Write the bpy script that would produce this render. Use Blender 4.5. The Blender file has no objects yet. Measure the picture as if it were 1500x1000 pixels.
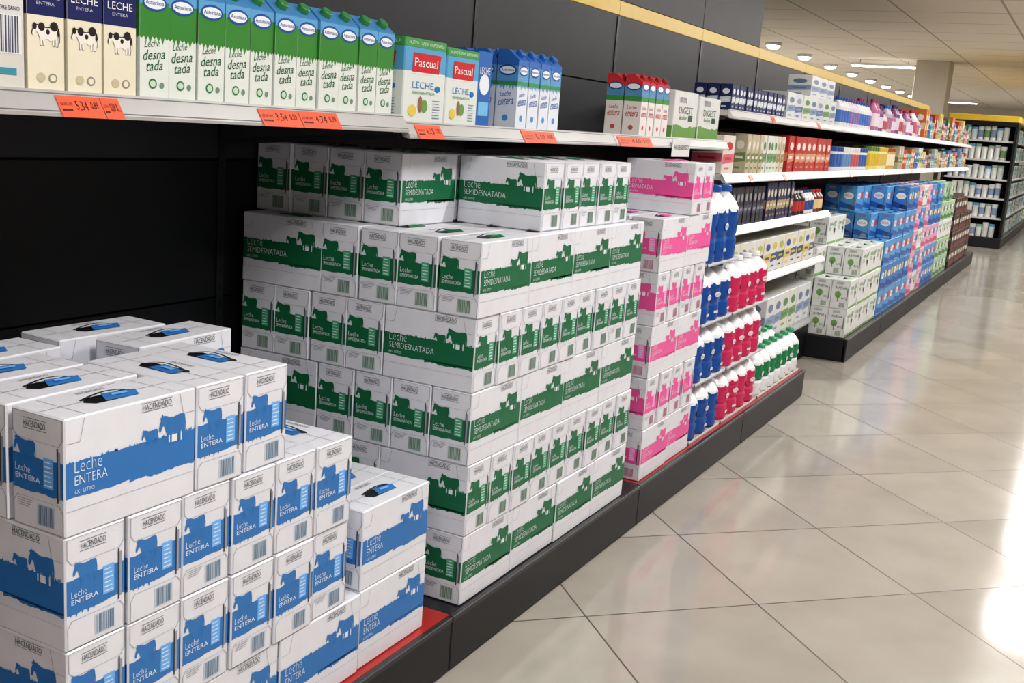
import bpy, math, random
from mathutils import Matrix, Vector
random.seed(7)
scene = bpy.context.scene
scene.view_settings.view_transform = 'Standard'
try: scene.view_settings.look = 'Medium High Contrast'
except Exception: scene.view_settings.look = 'None'
scene.view_settings.exposure = -0.24

# ------------------------------------------------------------ helpers
def lin(c):
    r = []
    for v in c[:3]:
        v = v/255.0
        r.append(v/12.92 if v <= 0.04045 else ((v+0.055)/1.055)**2.4)
    return (r[0], r[1], r[2], 1.0)

def new_mat(name):
    m = bpy.data.materials.new(name); m.use_nodes = True
    nt = m.node_tree
    return m, nt, nt.nodes['Principled BSDF']

def printed(name, rough, metal=0.0, noise=0.05, nscale=14, bump=0.0, coat=0.0, spec=0.5):
    m, nt, b = new_mat(name)
    at = nt.nodes.new('ShaderNodeAttribute'); at.attribute_name = 'Col'
    tc = nt.nodes.new('ShaderNodeTexCoord')
    n = nt.nodes.new('ShaderNodeTexNoise'); n.inputs['Scale'].default_value = nscale
    n.inputs['Detail'].default_value = 3
    mr = nt.nodes.new('ShaderNodeMapRange')
    mr.inputs['To Min'].default_value = 1-noise*1.6; mr.inputs['To Max'].default_value = 1+noise*0.6
    mx = nt.nodes.new('ShaderNodeMix'); mx.data_type = 'RGBA'; mx.blend_type = 'MULTIPLY'
    mx.inputs[0].default_value = 1
    nt.links.new(tc.outputs['Object'], n.inputs['Vector'])
    nt.links.new(n.outputs['Fac'], mr.inputs['Value'])
    nt.links.new(at.outputs['Color'], mx.inputs[6]); nt.links.new(mr.outputs[0], mx.inputs[7])
    nt.links.new(mx.outputs[2], b.inputs['Base Color'])
    b.inputs['Roughness'].default_value = rough; b.inputs['Metallic'].default_value = metal
    b.inputs['Coat Weight'].default_value = coat
    b.inputs['Specular IOR Level'].default_value = spec
    if bump:
        bp = nt.nodes.new('ShaderNodeBump'); bp.inputs['Strength'].default_value = bump
        bp.inputs['Distance'].default_value = 0.002
        nt.links.new(n.outputs['Fac'], bp.inputs['Height']); nt.links.new(bp.outputs[0], b.inputs['Normal'])
    return m
M_CARD = printed('printed_cardboard', 0.42, bump=0.5, noise=0.06)
M_GLOSS = printed('glossy_carton', 0.32, noise=0.03)
M_PLAST = printed('moulded_plastic', 0.28, noise=0.03)
M_METAL = printed('painted_metal', 0.35, noise=0.04)
M_CHROME = printed('brushed_metal', 0.28, metal=0.55, noise=0.05)
M_DARK = printed('dark_panel_laminate', 0.45, noise=0.15, nscale=5, spec=0.35)
M_PAINT = printed('matt_paint', 0.8, noise=0.03, nscale=2)

class MB:
    def __init__(s):
        s.v = []; s.f = []; s.c = []; s.m = []; s.sm = []; s.mats = []; s.M = Matrix.Identity(4)
    def mi(s, mat):
        if mat not in s.mats: s.mats.append(mat)
        return s.mats.index(mat)
    def add(s, vs, fs, col, mat, smooth=False):
        o = len(s.v); M = s.M
        s.v += [tuple(M @ Vector(p)) for p in vs]
        k = s.mi(mat); cc = lin(col)
        for f in fs:
            s.f.append(tuple(i+o for i in f)); s.c.append(cc); s.m.append(k); s.sm.append(smooth)
    def box(s, x0, x1, y0, y1, z0, z1, col, mat=None, b=0.0):
        mat = mat or M_CARD
        if b <= 0:
            vs = [(x, y, z) for x in (x0, x1) for y in (y0, y1) for z in (z0, z1)]
            fs = [(0, 1, 3, 2), (4, 6, 7, 5), (0, 4, 5, 1), (2, 3, 7, 6), (0, 2, 6, 4), (1, 5, 7, 3)]
            s.add(vs, fs, col, mat); return
        cx, cy, cz = (x0+x1)/2, (y0+y1)/2, (z0+z1)/2
        hx, hy, hz = (x1-x0)/2, (y1-y0)/2, (z1-z0)/2
        vs = []; idx = {}
        for sx in (-1, 1):
            for sy in (-1, 1):
                for sz in (-1, 1):
                    for a in range(3):
                        d = [b, b, b]; d[a] = 0
                        idx[(sx, sy, sz, a)] = len(vs)
                        vs.append((cx+sx*(hx-d[0]), cy+sy*(hy-d[1]), cz+sz*(hz-d[2])))
        I = lambda sx, sy, sz, a: idx[(sx, sy, sz, a)]
        fs = []
        for g in (-1, 1):
            fs.append((I(g, -1, -1, 0), I(g, 1, -1, 0), I(g, 1, 1, 0), I(g, -1, 1, 0)))
            fs.append((I(-1, g, -1, 1), I(1, g, -1, 1), I(1, g, 1, 1), I(-1, g, 1, 1)))
            fs.append((I(-1, -1, g, 2), I(1, -1, g, 2), I(1, 1, g, 2), I(-1, 1, g, 2)))
            for h in (-1, 1):
                fs.append((I(g, h, -1, 0), I(g, h, 1, 0), I(g, h, 1, 1), I(g, h, -1, 1)))
                fs.append((I(g, -1, h, 0), I(g, 1, h, 0), I(g, 1, h, 2), I(g, -1, h, 2)))
                fs.append((I(-1, g, h, 1), I(1, g, h, 1), I(1, g, h, 2), I(-1, g, h, 2)))
                for k in (-1, 1):
                    fs.append((I(g, h, k, 0), I(g, h, k, 1), I(g, h, k, 2)))
        s.add(vs, fs, col, mat)
    def lathe(s, prof, cols, cx, cy, z, seg=14, mat=None, sq=1.0):
        mat = mat or M_PLAST
        for i in range(len(prof)-1):
            (r0, h0), (r1, h1) = prof[i], prof[i+1]
            vs = []
            for (r, h) in ((r0, h0), (r1, h1)):
                for k in range(seg):
                    a = 2*math.pi*k/seg
                    vs.append((cx+r*math.cos(a), cy+r*math.sin(a)*sq, z+h))
            fs = [(k, (k+1) % seg, seg+(k+1) % seg, seg+k) for k in range(seg)]
            s.add(vs, fs, cols[i], mat, True)
    def obj(s, name, parent=None):
        me = s.mesh(name)
        o = bpy.data.objects.new(name, me); scene.collection.objects.link(o)
        if parent: o.parent = parent
        return o
    def mesh(s, name):
        me = bpy.data.meshes.new(name)
        me.from_pydata(s.v, [], s.f)
        for m in s.mats: me.materials.append(m)
        me.polygons.foreach_set('material_index', s.m)
        me.polygons.foreach_set('use_smooth', s.sm)
        ca = me.color_attributes.new('Col', 'FLOAT_COLOR', 'CORNER')
        buf = []
        for p, c in zip(me.polygons, s.c): buf += list(c)*p.loop_total
        ca.data.foreach_set('color', buf)
        me.update(); return me

_tc = {}
def text2d(t, thin=0.0):
    key = (t, thin)
    if key in _tc: return _tc[key]
    cu = bpy.data.curves.new('t', 'FONT'); cu.body = t; cu.resolution_u = 2; cu.size = 1; cu.offset = -thin
    o = bpy.data.objects.new('t', cu); scene.collection.objects.link(o)
    me = o.to_mesh()
    vs = [(v.co.x, v.co.y) for v in me.vertices]; fs = [tuple(p.vertices) for p in me.polygons]
    o.to_mesh_clear(); bpy.data.objects.remove(o); bpy.data.curves.remove(cu)
    xs = [v[0] for v in vs]; ys = [v[1] for v in vs]
    x0, x1 = min(xs), max(xs); y0, y1 = min(ys), max(ys)
    vs = [((x-x0)/(x1-x0), (y-y0)/(y1-y0)) for x, y in vs]
    _tc[key] = (vs, fs); return _tc[key]

class Frame:
    """2-D decal frame on a face: origin o (centre-bottom), u axis, v axis, n normal"""
    def __init__(s, mb, o, u, v=(0, 0, 1)):
        s.mb = mb; s.o = Vector(o); s.u = Vector(u); s.v = Vector(v); s.n = s.u.cross(s.v)
    def p(s, a, b, off): return tuple(s.o+s.u*a+s.v*b+s.n*off)
    def poly(s, pts, col, off=0.0006, mat=None):
        s.mb.add([s.p(a, b, off) for a, b in pts], [tuple(range(len(pts)))], col, mat or M_CARD)
    def rect(s, a0, a1, b0, b1, col, off=0.0006, mat=None):
        s.poly([(a0, b0), (a1, b0), (a1, b1), (a0, b1)], col, off, mat)
    def text(s, t, a0, a1, b0, b1, col, off=0.0012, mat=None, shear=0, rot=0, thin=0.0):
        vs, fs = text2d(t, thin)
        s.mb.add([s.p(a0+(a1-a0)*x+shear*y*(b1-b0), b0+(b1-b0)*y+rot*x*(a1-a0), off) for x, y in vs], fs, col, mat or M_CARD)
    def ell(s, a, b, ra, rb, col, off=0.0008, mat=None, n=14):
        s.poly([(a+ra*math.cos(2*math.pi*k/n), b+rb*math.sin(2*math.pi*k/n)) for k in range(n)], col, off, mat)
    def rag(s, a0, a1, b0, b1, col, off=0.0006, n=36, jt=0.002, jb=0.0012, rnd=None):
        r = rnd or random
        vs = []; t = 0; bb = 0
        for i in range(n+1):
            a = a0+(a1-a0)*i/n
            t = 0.6*t+r.uniform(-jt, jt); bb = 0.6*bb+r.uniform(-jb, jb)
            vs += [s.p(a, b0+bb, off), s.p(a, b1+t, off)]
        s.mb.add(vs, [(2*i, 2*i+2, 2*i+3, 2*i+1) for i in range(n)], col, M_CARD)
    def barcode(s, a0, a1, b0, b1, col=(104, 106, 114), off=0.0010, bg=(232, 232, 234)):
        r = random.Random(3); a = a0; w = (a1-a0)
        s.rect(a0-w*.08, a1+w*.08, b0-.002, b1+.002, bg, off-.0003)
        while a < a1:
            d = w*r.choice([.02, .035, .05]); s.rect(a, min(a+d, a1), b0, b1, col, off); a += d+w*r.choice([.03, .05])
COW = [(0.00,0.40),(0.02,0.50),(0.08,0.62),(0.04,0.66),(0.10,0.69),(0.12,0.76),(0.16,0.70),(0.22,0.70),(0.30,0.68),(0.40,0.64),(0.55,0.63),(0.75,0.66),(0.90,0.66),(0.97,0.61),(1.0,0.40),(0.99,0.14),(0.955,0.16),(0.955,0.42),(0.93,0.34),(0.94,0.20),(0.93,0.0),(0.87,0.0),(0.86,0.20),(0.83,0.28),(0.80,0.20),(0.80,0.0),(0.74,0.0),(0.74,0.22),(0.70,0.17),(0.64,0.17),(0.61,0.24),(0.48,0.24),(0.45,0.20),(0.46,0.0),(0.40,0.0),(0.385,0.20),(0.36,0.20),(0.35,0.0),(0.29,0.0),(0.29,0.26),(0.25,0.32),(0.21,0.44),(0.15,0.48),(0.10,0.40),(0.07,0.34),(0.02,0.34)]
def cow(fr, a, b, w, col, off=0.0009, flip=False, hs=1.0, mat=None):
    fr.poly([(a+(1-x if flip else x)*w, b+y*w*hs) for x, y in COW], col, off, mat)

L, W, H = 0.293, 0.130, 0.204
WHITE = (228, 229, 236)
def make_case(name, stripe, kind, body=WHITE, L=L, W=W, H=H, ink=(84, 88, 96), style='stripe'):
    mb = MB(); l, w, h = L-.003, W-.0035, H-.0012
    rnd = random.Random(5)
    mb.box(-l/2, l/2, -w/2, w/2, 0, h, body, M_CARD, b=0.0026)
    lt = tuple(min(255, c+60) for c in stripe)
    bc = tuple(int(.55*108+.45*c) for c in stripe); bg = tuple(int(.85*235+.15*c) for c in stripe)
    line = tuple(int(c*.74) for c in body)
    pale = (236, 240, 246)
    for sgn in (-1, 1):
        fr = Frame(mb, (0, sgn*w/2, 0), (-sgn, 0, 0))
        if style == 'stripe':
            fr.rag(-l/2+.0025, l/2-.0025, .066, .127, stripe, jt=.0012, rnd=rnd)
            fr.rag(-.01, l/2-.0025, .0615, .070, stripe, jt=.0, jb=.0022, n=30, rnd=rnd)
            cow(fr, .056, .111, .064, stripe, hs=1.2)
            fr.rect(.0785, .0815, .114, .127, pale, .0012); fr.rect(.086, .0990, .113, .1265, pale, .0012); fr.rect(.1075, .1105, .112, .127, pale, .0012)
            cow(fr, .016, .117, .038, stripe, hs=1.15)
            for k in range(30):
                a = rnd.uniform(-.14, .14); fr.poly([(a-.0025, .126), (a+.0025, .126), (a+.001, .1285+rnd.uniform(0, .0035))], stripe, .0007)
            fr.text('HACENDADO', .018, .085, .184, .1945, ink)
            fr.rect(.016, .087, .1812, .1820, ink, .001); fr.rect(.016, .087, .1965, .1973, ink, .001)
            fr.text('Leche', -.126, -.070, .108, .131, pale, thin=.018)
            fr.text(kind, -.126, -.126+.0112*len(kind), .087, .103, pale, thin=.012)
            fr.text('6X1 LITRO', -.126, -.086, .072, .079, (225, 230, 236))
            fr.rect(-l/2+.003, l/2-.003, .0445, .0451, line, .0009)
        elif style == 'plain':
            fr.text(kind, -.11, -.11+.022*len(kind), .135, .160, ink); fr.text('100%', -.11, -.04, .10, .128, stripe)
            cow(fr, .035, .07, .06, (60, 66, 62), hs=1.1)
            for k in range(6): fr.ell(.03+.014*k, .135+.012*(k % 3), .010, .012, stripe, .0008)
            fr.rect(.062, .066, .06, .13, (96, 84, 70), .0009)
            fr.rect(-l/2+.004, l/2-.004, .004, .02, stripe, .0007)
        else:
            fr.poly([(-l/2+.003, .03), (l/2-.003, .012), (l/2-.003, .045), (-l/2+.003, .075)], stripe, .0007)
            fr.ell(-.05, .125, .06, .028, pale, .0008); fr.text(kind, -.095, -.005, .115, .135, ink)
            fr.poly([(.04, .10), (.12, .105), (.12, .16), (.04, .155)], ink, .0008)
        fr.rect(-l/2+.004, -l/2+.030, .160, .1608, line, .0009); fr.poly([(-l/2+.030, .160), (-l/2+.0310, .160), (-l/2+.040, h-.004), (-l/2+.0390, h-.004)], line, .0009)
        fr.rect(l/2-.030, l/2-.004, .160, .1608, line, .0009); fr.poly([(l/2-.030, .160), (l/2-.0310, .160), (l/2-.040, h-.004), (l/2-.0390, h-.004)], line, .0009)
        # narrow faces
        fr = Frame(mb, (sgn*l/2, 0, 0), (0, sgn, 0))
        if style == 'stripe':
            fr.rag(-w/2+.0025, w/2-.0025, .066, .127, stripe, n=20, jt=.0012, rnd=rnd)
            if sgn > 0:
                cow(fr, -.048, .112, .050, stripe, hs=1.2)
                fr.text('Leche', -.052, -.020, .094, .106, pale, thin=.01); fr.text(kind, -.052, .004, .082, .091, pale)
                for k in range(5): fr.poly([(-.056+.012*k, .068), (-.050+.012*k, .068), (-.053+.012*k, .061-.003*(k % 2))], stripe, .0007)
            else:
                cow(fr, -.058, .110, .054, stripe, hs=1.2)
                fr.text('Leche', -.054, -.018, .096, .109, pale, thin=.01); fr.text(kind, -.054, .006, .083, .092, pale)
                for k in range(4): fr.rect(-.05, -.01-.004*k, .052-.004*k-.004, .0492-.004*k, line, .0009)
            fr.rect(.014, .038, .078, .130, lt, .0010)
            for k in range(6): fr.rect(.017, .035-.002*(k % 3), .082+.008*k, .0842+.008*k, (230, 235, 240), .0014)
        elif style == 'plain':
            fr.text(kind, -.04, .04, .14, .158, ink); fr.ell(-.015, .10, .022, .025, stripe, .0009); fr.rect(-.017, -.013, .05, .1, (96, 84, 70), .0009)
            fr.text('6x1L', .01, .045, .07, .088, (70, 90, 76))
        else:
            fr.poly([(-w/2+.003, .03), (w/2-.003, .012), (w/2-.003, .045), (-w/2+.003, .075)], stripe, .0007)
            fr.ell(0, .125, .04, .028, pale, .0008); fr.text(kind, -.03, .03, .115, .135, ink)
        fr.rect(.0465, .0495, .058, .152, (62, 66, 74), .0011); fr.rect(.0495, .0545, .064, .146, (158, 162, 172), .0011)
        fr.text('HACENDADO', -.032, .020, .176, .187, ink)
        fr.rect(-.034, .022, .1725, .1733, ink, .001); fr.rect(-.034, .022, .190, .1908, ink, .001)
        fr.barcode(.0, .038, .012, .046, bc, bg=bg)
        for (b0, b1, i) in ((.154, h-.003, 1), (.003, .054, -1)):
            pts = [(-w/2+.003, b1), (w/2-.003, b1), (w/2-.003, b0+.012), (w/2-.012, b0), (-w/2+.012, b0), (-w/2+.003, b0+.012)] if i > 0 else \
                  [(-w/2+.003, b0), (w/2-.003, b0), (w/2-.003, b1-.012), (w/2-.012, b1), (-w/2+.012, b1), (-w/2+.003, b1-.012)]
            n = len(pts); c = Vector((0, (b0+b1)/2))
            for j in range(n):
                p, q = Vector(pts[j]), Vector(pts[(j+1) % n])
                fr.poly([tuple(p), tuple(q), tuple(q+(c-q)*.025), tuple(p+(c-p)*.025)], line, .0009)
    fr = Frame(mb, (0, 0, h), (1, 0, 0), (0, 1, 0))
    fr.rect(-l/2+.003, l/2-.003, -.0008, .0008, line, .0006)
    fr.rect(-l/2+.045, -l/2+.0462, -w/2+.004, w/2-.004, line, .0006); fr.rect(l/2-.0462, l/2-.045, -w/2+.004, w/2-.004, line, .0006)
    fr.poly([(-.058, -.006), (-.046, -.024), (.020, -.026), (.034, -.010), (.058, .008), (.046, .016), (-.010, .012), (-.040, .014)], (26, 28, 34), .0009)
    mb.add([fr.p(-.024, -.022, .0012), fr.p(.044, -.028, .0012), fr.p(.054, -.006, .005), (fr.p(-.010, .008, .005))], [(0, 1, 2, 3)], stripe if style == 'stripe' else lt, M_CARD)
    mb.add([fr.p(-.002, -.012, .0046), fr.p(.030, -.015, .0046), fr.p(.034, -.007, .0056), fr.p(.002, -.003, .0056)], [(0, 1, 2, 3)], lt, M_CARD)
    n = 8; vs = []
    for i in range(n+1):
        t = i/n; a = -.054+.105*t; z = h+.001+.007*math.sin(math.pi*t)
        vs += [(a, .004, z), (a, .010, z)]
    mb.add(vs, [(2*i, 2*i+2, 2*i+3, 2*i+1) for i in range(n)], (48, 50, 58), M_CARD)
    fr.text('HACENDADO', -.03, .03, .040, .050, ink)
    return mb.mesh(name)

def empty(name):
    e = bpy.data.objects.new(name, None); scene.collection.objects.link(e); e.empty_display_size = .1; return e
def inst(me, parent, x, y, z, rot=0.0, name=None, s=(1, 1, 1)):
    o = bpy.data.objects.new(name or me.name, me); scene.collection.objects.link(o)
    o.location = (x, y, z); o.rotation_euler = (0, 0, rot); o.scale = s; o.parent = parent; return o
def put_case(me, par, x1, y0, tier, along, zb=0.165, l=L, w=W, h=H, j=1.0, tw=0.0):
    """x1 = aisle-side edge, y0 = near edge; along 'Y' = long side on the aisle"""
    r = random.uniform(-.007, .007)*j+tw; dx = random.uniform(-.005, .002)*j; dy = random.uniform(-.0008, .0008)*j
    if along == 'Y': inst(me, par, x1-w/2+dx, y0+l/2+dy, zb+tier*h, math.pi/2+r)
    else: inst(me, par, x1-l/2+dx, y0+w/2+dy, zb+tier*h, (math.pi if random.random() < .35 else 0)+r)

BLUE = (58, 124, 190); GREEN = (28, 112, 74); PINK = (238, 96, 166)
me_blue = make_case('whole_milk_case', BLUE, 'ENTERA')
me_green = make_case('semi_skimmed_milk_case', GREEN, 'SEMIDESNATADA')
me_pink = make_case('skimmed_milk_case', PINK, 'DESNATADA')

# ------------------------------------------------------------ blue stack
XF = -1.386
st = empty('blue_milk_case_stack')
Y0 = 1.152
for r_ in range(2):
    for t in (1, 2):
        for k in range(6): put_case(me_blue, st, XF-r_*L, Y0+k*.1315, t, 'X')
for c in range(5):
    for k in range(4): put_case(me_blue, st, XF-c*W, 1.115+k*.2955, 0, 'Y')
for c in range(2): put_case(me_blue, st, XF-c*W-.002, 2.000, 1, 'Y')
put_case(me_blue, st, XF, Y0, 3, 'Y'); put_case(me_blue, st, XF-W-.012, Y0-.004, 3, 'Y', tw=.02)
put_case(me_blue, st, XF, Y0+.294, 3, 'X'); put_case(me_blue, st, XF-.008, Y0+.427, 3, 'X', tw=.012)
put_case(me_blue, st, -1.666, 1.140, 3, 'Y', tw=-.015); put_case(me_blue, st, -1.702, 1.60, 3, 'Y', tw=.05); put_case(me_blue, st, -1.806, 1.205, 3, 'Y', tw=.04)
put_case(me_blue, st, -1.852, 1.53, 3, 'Y', tw=-.03)

# ------------------------------------------------------------ green stack
st = empty('green_milk_case_stack')
G0 = 2.452; XG = -1.371
for t in range(5):
    off = random.uniform(-.006, .004)
    if t % 2 == 0:
        for c in range(4):
            for k in range(4): put_case(me_green, st, XG-c*W+off*.4, G0+k*.2935+off, t, 'Y')
        for k in range(9): put_case(me_green, st, XG-4*W-.001, G0+k*.1308+off, t, 'X')
    else:
        for k in range(9): put_case(me_green, st, XG+off*.4, G0+k*.1308+off, t, 'X')
        for c in range(4):
            for k in range(4): put_case(me_green, st, XG-L-c*W-.001, G0+k*.2935+off, t, 'Y')
for k in range(5): put_case(me_green, st, -1.406, 2.860+k*.1308, 5, 'X')
for c in range(4): put_case(me_green, st, -1.696-c*.1282, 2.545-.012*(c > 2), 5, 'Y', j=.2)
put_case(me_green, st, -1.708, 2.860, 5, 'X')

# ------------------------------------------------------------ pink stack
st = empty('pink_milk_case_stack')
P0 = 3.812
for t in range(5):
    if t % 2 == 0:
        for c in range(2):
            for k in range(2): put_case(me_pink, st, -1.378-c*W, P0+k*.2945, t, 'Y')
        for k in range(4): put_case(me_pink, st, -1.378-2*W-.001, P0+k*.1308, t, 'X')
    else:
        for k in range(4): put_case(me_pink, st, -1.378, P0+k*.1475, t, 'X')
        for k in range(2):
            for c in range(2): put_case(me_pink, st, -1.378-L-c*W-.001, P0+k*.2945, t, 'Y')
for k in range(2): put_case(me_pink, st, -1.374, 4.10+k*.132, 5, 'X')

# ------------------------------------------------------------ milk jugs
def make_jug(name, col, cap, top=(236, 237, 240), low=None):
    mb = MB(); low = low or col
    seg = 16
    prof = [(.0, 0), (.050, 0), (.056, .006), (.056, .010), (.0575, .014), (.0575, .068), (.053, .080), (.0575, .092), (.0575, .145), (.0565, .156), (.0575, .162), (.055, .175), (.044, .196), (.028, .214), (.019, .223), (.018, .230)]
    cols = [low, low, low, low, low, low, col, col, col, col, top, top, top, top, top]
    mb.lathe(prof, cols, 0, 0, 0, seg=seg)
    for k in range(8):
        a0 = 2*math.pi*k/8; am = a0+math.pi/8; a1 = a0+math.pi/4; r = .0590
        mb.add([(r*math.cos(a0), r*math.sin(a0), .150), (r*math.cos(am), r*math.sin(am), .150), (r*math.cos(a1), r*math.sin(a1), .150), (.0580*math.cos(am), .0580*math.sin(am), .172)], [(0, 1, 3), (1, 2, 3)], col, M_PLAST)
    mb.lathe([(.021, .228), (.023, .230), (.023, .246), (.020, .250), (0, .250)], [cap]*4, 0, 0, 0, seg=16)
    for sgn in (-1, 1):
        fr = Frame(mb, (sgn*.058, 0, 0), (0, sgn, 0))
        fr.ell(0, .118, .020, .012, (240, 240, 244), .001, M_PLAST); fr.text('LECHE', -.015, .015, .113, .123, col, .0016, M_PLAST)
        fr.rect(-.014, .014, .034, .046, (220, 222, 230), .001, M_PLAST)
    pts = [(.026, .214), (.050, .208), (.062, .190), (.060, .168), (.050, .156)]
    for i in range(len(pts)-1):
        (a, z0), (b, z1) = pts[i], pts[i+1]
        q = [(a-.007, -.008), (a+.007, -.008), (a+.007, .008), (a-.007, .008)]
        vs = [(-y_, -x_, z0) for x_, y_ in q]+[(-y_, -(x_+b-a), z1) for x_, y_ in q]
        mb.add(vs, [(0, 1, 5, 4), (1, 2, 6, 5), (2, 3, 7, 6), (3, 0, 4, 7)], top, M_PLAST, True)
    return mb.mesh(name)
jb = make_jug('blue_milk_jug', (30, 84, 160), (34, 92, 168))
jr = make_jug('crimson_milk_jug', (206, 48, 100), (240, 240, 242))
jg = make_jug('green_milk_jug', (30, 134, 86), (60, 160, 110), low=(232, 234, 236))
jr2 = make_jug('red_milk_jug', (204, 48, 50), (206, 44, 48), low=(226, 228, 230))
def jug_stack(name, me, y0, ny, nx, tiers, x1=-1.385, pitch=.138, th=.262, zb=.165, tray=(196, 176, 150), top_h=1.0):
    st = empty(name); f = pitch/.1185
    for t in range(tiers):
        mb = MB()
        mb.box(x1-nx*pitch, x1, y0, y0+ny*pitch, zb+t*th, zb+t*th+.006, (226, 226, 228) if t else tray, M_CARD, .002)
        for (a, b, c, d) in ((x1-.003, x1, y0, y0+ny*pitch), (x1-nx*pitch, x1-nx*pitch+.003, y0, y0+ny*pitch), (x1-nx*pitch, x1, y0, y0+.003), (x1-nx*pitch, x1, y0+ny*pitch-.003, y0+ny*pitch)):
            mb.box(a, b, c, d, zb+t*th, zb+t*th+.012, (228, 228, 232), M_CARD)
        mb.obj('card_tray', st)
        sz = top_h if t == tiers-1 else 1.0
        for i in range(nx):
            for k in range(ny):
                inst(me, st, x1-pitch*(i+.5)+random.uniform(-.001, .001), y0+pitch*(k+.5), zb+t*th+.007, random.choice([math.pi, math.pi, .3, -.25, 0]), s=(f, f, sz))
    return st
jug_stack('blue_milk_jug_stack', jb, 4.425, 3, 5, 4, top_h=1.32, pitch=.146)
jug_stack('crimson_milk_jug_stack', jr, 4.885, 4, 1, 3, pitch=.152)
jug_stack('green_milk_jug_stack', jg, 5.52, 7, 2, 1, pitch=.128)
jug_stack('red_milk_jug_stack', jr2, 5.52, 7, 4, 2, x1=-1.665, pitch=.128)

# ------------------------------------------------------------ cartons on the shelves
G = M_GLOSS
def carton(mb, style, w=.072, d=.072, h=.226, x=0, y=0, z=0, rot=0):
    old = mb.M; mb.M = old @ Matrix.Translation((x, y, z)) @ Matrix.Rotation(rot, 4, 'Z')
    hb, hf = h, h-.030
    top, mid, low = style['top'], style['mid'], style['low']
    z1, z2 = style.get('z1', h*.50), style.get('z2', h*.80)
    X0, X1, Y0_, Y1 = -d/2, d/2, -w/2, w/2
    def ring(z): return [(X0, Y0_, z), (X1, Y0_, z), (X1, Y1, z), (X0, Y1, z)]
    for (a, b, c) in ((0, z1, low), (z1, z2, mid)):
        mb.add(ring(a)+ring(b), [(0, 1, 5, 4), (1, 2, 6, 5), (2, 3, 7, 6), (3, 0, 4, 7)], c, M_GLOSS)
    R = ring(z2); T = [(X0, Y0_, hb), (X1, Y0_, hf), (X1, Y1, hf), (X0, Y1, hb)]
    Mt = [(0, Y0_, hb), (0, Y1, hb)]
    mb.add(R+T+Mt, [(0, 1, 5, 8, 4), (1, 2, 6, 5), (2, 3, 7, 9, 6), (3, 0, 4, 7), (5, 6, 9, 8), (4, 8, 9, 7)], top, M_GLOSS)
    mb.add(ring(0), [(0, 1, 2, 3)], low, M_GLOSS)
    cm = mb.M; mb.M = cm @ Matrix.Translation((X1*.5, 0, (hb+hf)/2)) @ Matrix.Rotation(math.atan2(.030, d/2), 4, 'Y')
    mb.lathe([(.014, 0), (.014, .012), (.012, .014), (0, .014)], [style.get('cap', (240, 240, 240))]*3, 0, 0, 0, 12, M_PLAST)
    mb.M = cm
    for ax in range(4):
        c_, s_ = round(math.cos(ax*math.pi/2)), round(math.sin(ax*math.pi/2))
        ext = (d/2 if c_ else w/2)
        fr = Frame(mb, (c_*ext, s_*ext, 0), (-s_, c_, 0))
        fr.rect(-w/2, -w/2+.0010, 0, hf, tuple(int(c*.7) for c in low), .0003, G)
        if style['fn'] and (ax in (0, 3)): style['fn'](fr, w, h, ax)
    mb.M = old
def f_green(fr, w, h, ax):
    fr.poly([(-w/2, h*.74), (-w*.2, h*.79), (w*.1, h*.75), (w/2, h*.78), (w/2, h*.86), (-w/2, h*.86)], (100, 168, 214), .0004, G)
    fr.ell(0, h*.765, w*.42, h*.068, (36, 84, 164), .0006, G); fr.ell(0, h*.765, w*.36, h*.048, (235, 240, 245), .0009, G)
    fr.text('Asturiana', -w*.31, w*.31, h*.75, h*.785, (28, 62, 140), .0013, G)
    for i in range(7):
        a = -w/2+w*i/7; fr.poly([(a, h*.50), (a+w/7, h*.50), (a+w/14, h*.50-.005-.004*(i % 3))], (62, 138, 58), .0005, G)
    g = (40, 98, 58)
    fr.text('Leche', -w*.34, w*.16, h*.405, h*.465, g, .0008, G, .25, .12, thin=.004)
    fr.text('desna', -w*.40, w*.36, h*.30, h*.385, g, .0008, G, .2, .12); fr.text('tada', -w*.30, w*.28, h*.215, h*.30, g, .0008, G, .2, .12)
    fr.ell(-w*.05, h*.12, w*.14, h*.042, (60, 128, 84), .0007, G); fr.ell(-w*.05, h*.12, w*.10, h*.028, (200, 220, 200), .0009, G)
    fr.ell(w*.26, h*.11, w*.08, h*.026, (120, 150, 130), .0007, G)
def f_navy(fr, w, h, ax):
    fr.poly([(-w*.36, h*.80), (w*.36, h*.83), (w*.36, h*.93), (-w*.36, h*.91)], (205, 42, 52), .0006, G)
    fr.text('Pascual', -w*.30, w*.30, h*.84, h*.89, (240, 240, 240), .0010, G)
    fr.text('LECHE', -w*.38, w*.38, h*.685, h*.745, (235, 235, 240), .0008, G)
    fr.text('ENTERA', -w*.24, w*.24, h*.635, h*.66, (200, 205, 220), .0008, G)
    dk = (44, 38, 36); wt = (238, 234, 224)
    cow(fr, -w*.385, h*.335, w*.77, dk, .0008, hs=.86, mat=G)
    cow(fr, -w*.365, h*.338, w*.73, wt, .0010, hs=.84, mat=G)
    fr.ell(-w*.12, h*.475, w*.09, h*.032, dk, .0012, G); fr.ell(w*.22, h*.485, w*.11, h*.036, dk, .0012, G); fr.ell(w*.05, h*.44, w*.05, h*.02, dk, .0012, G)
    fr.ell(-w*.30, h*.475, w*.055, h*.026, dk, .0012, G); fr.ell(w*.33, h*.44, w*.03, h*.03, dk, .0012, G)
    fr.ell(-w*.14, h*.10, w*.12, h*.036, (200, 190, 160), .0007, G); fr.ell(w*.18, h*.10, w*.12, h*.036, (150, 146, 132), .0007, G); fr.ell(w*.18, h*.10, w*.08, h*.024, (232, 226, 206), .0009, G)
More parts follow.
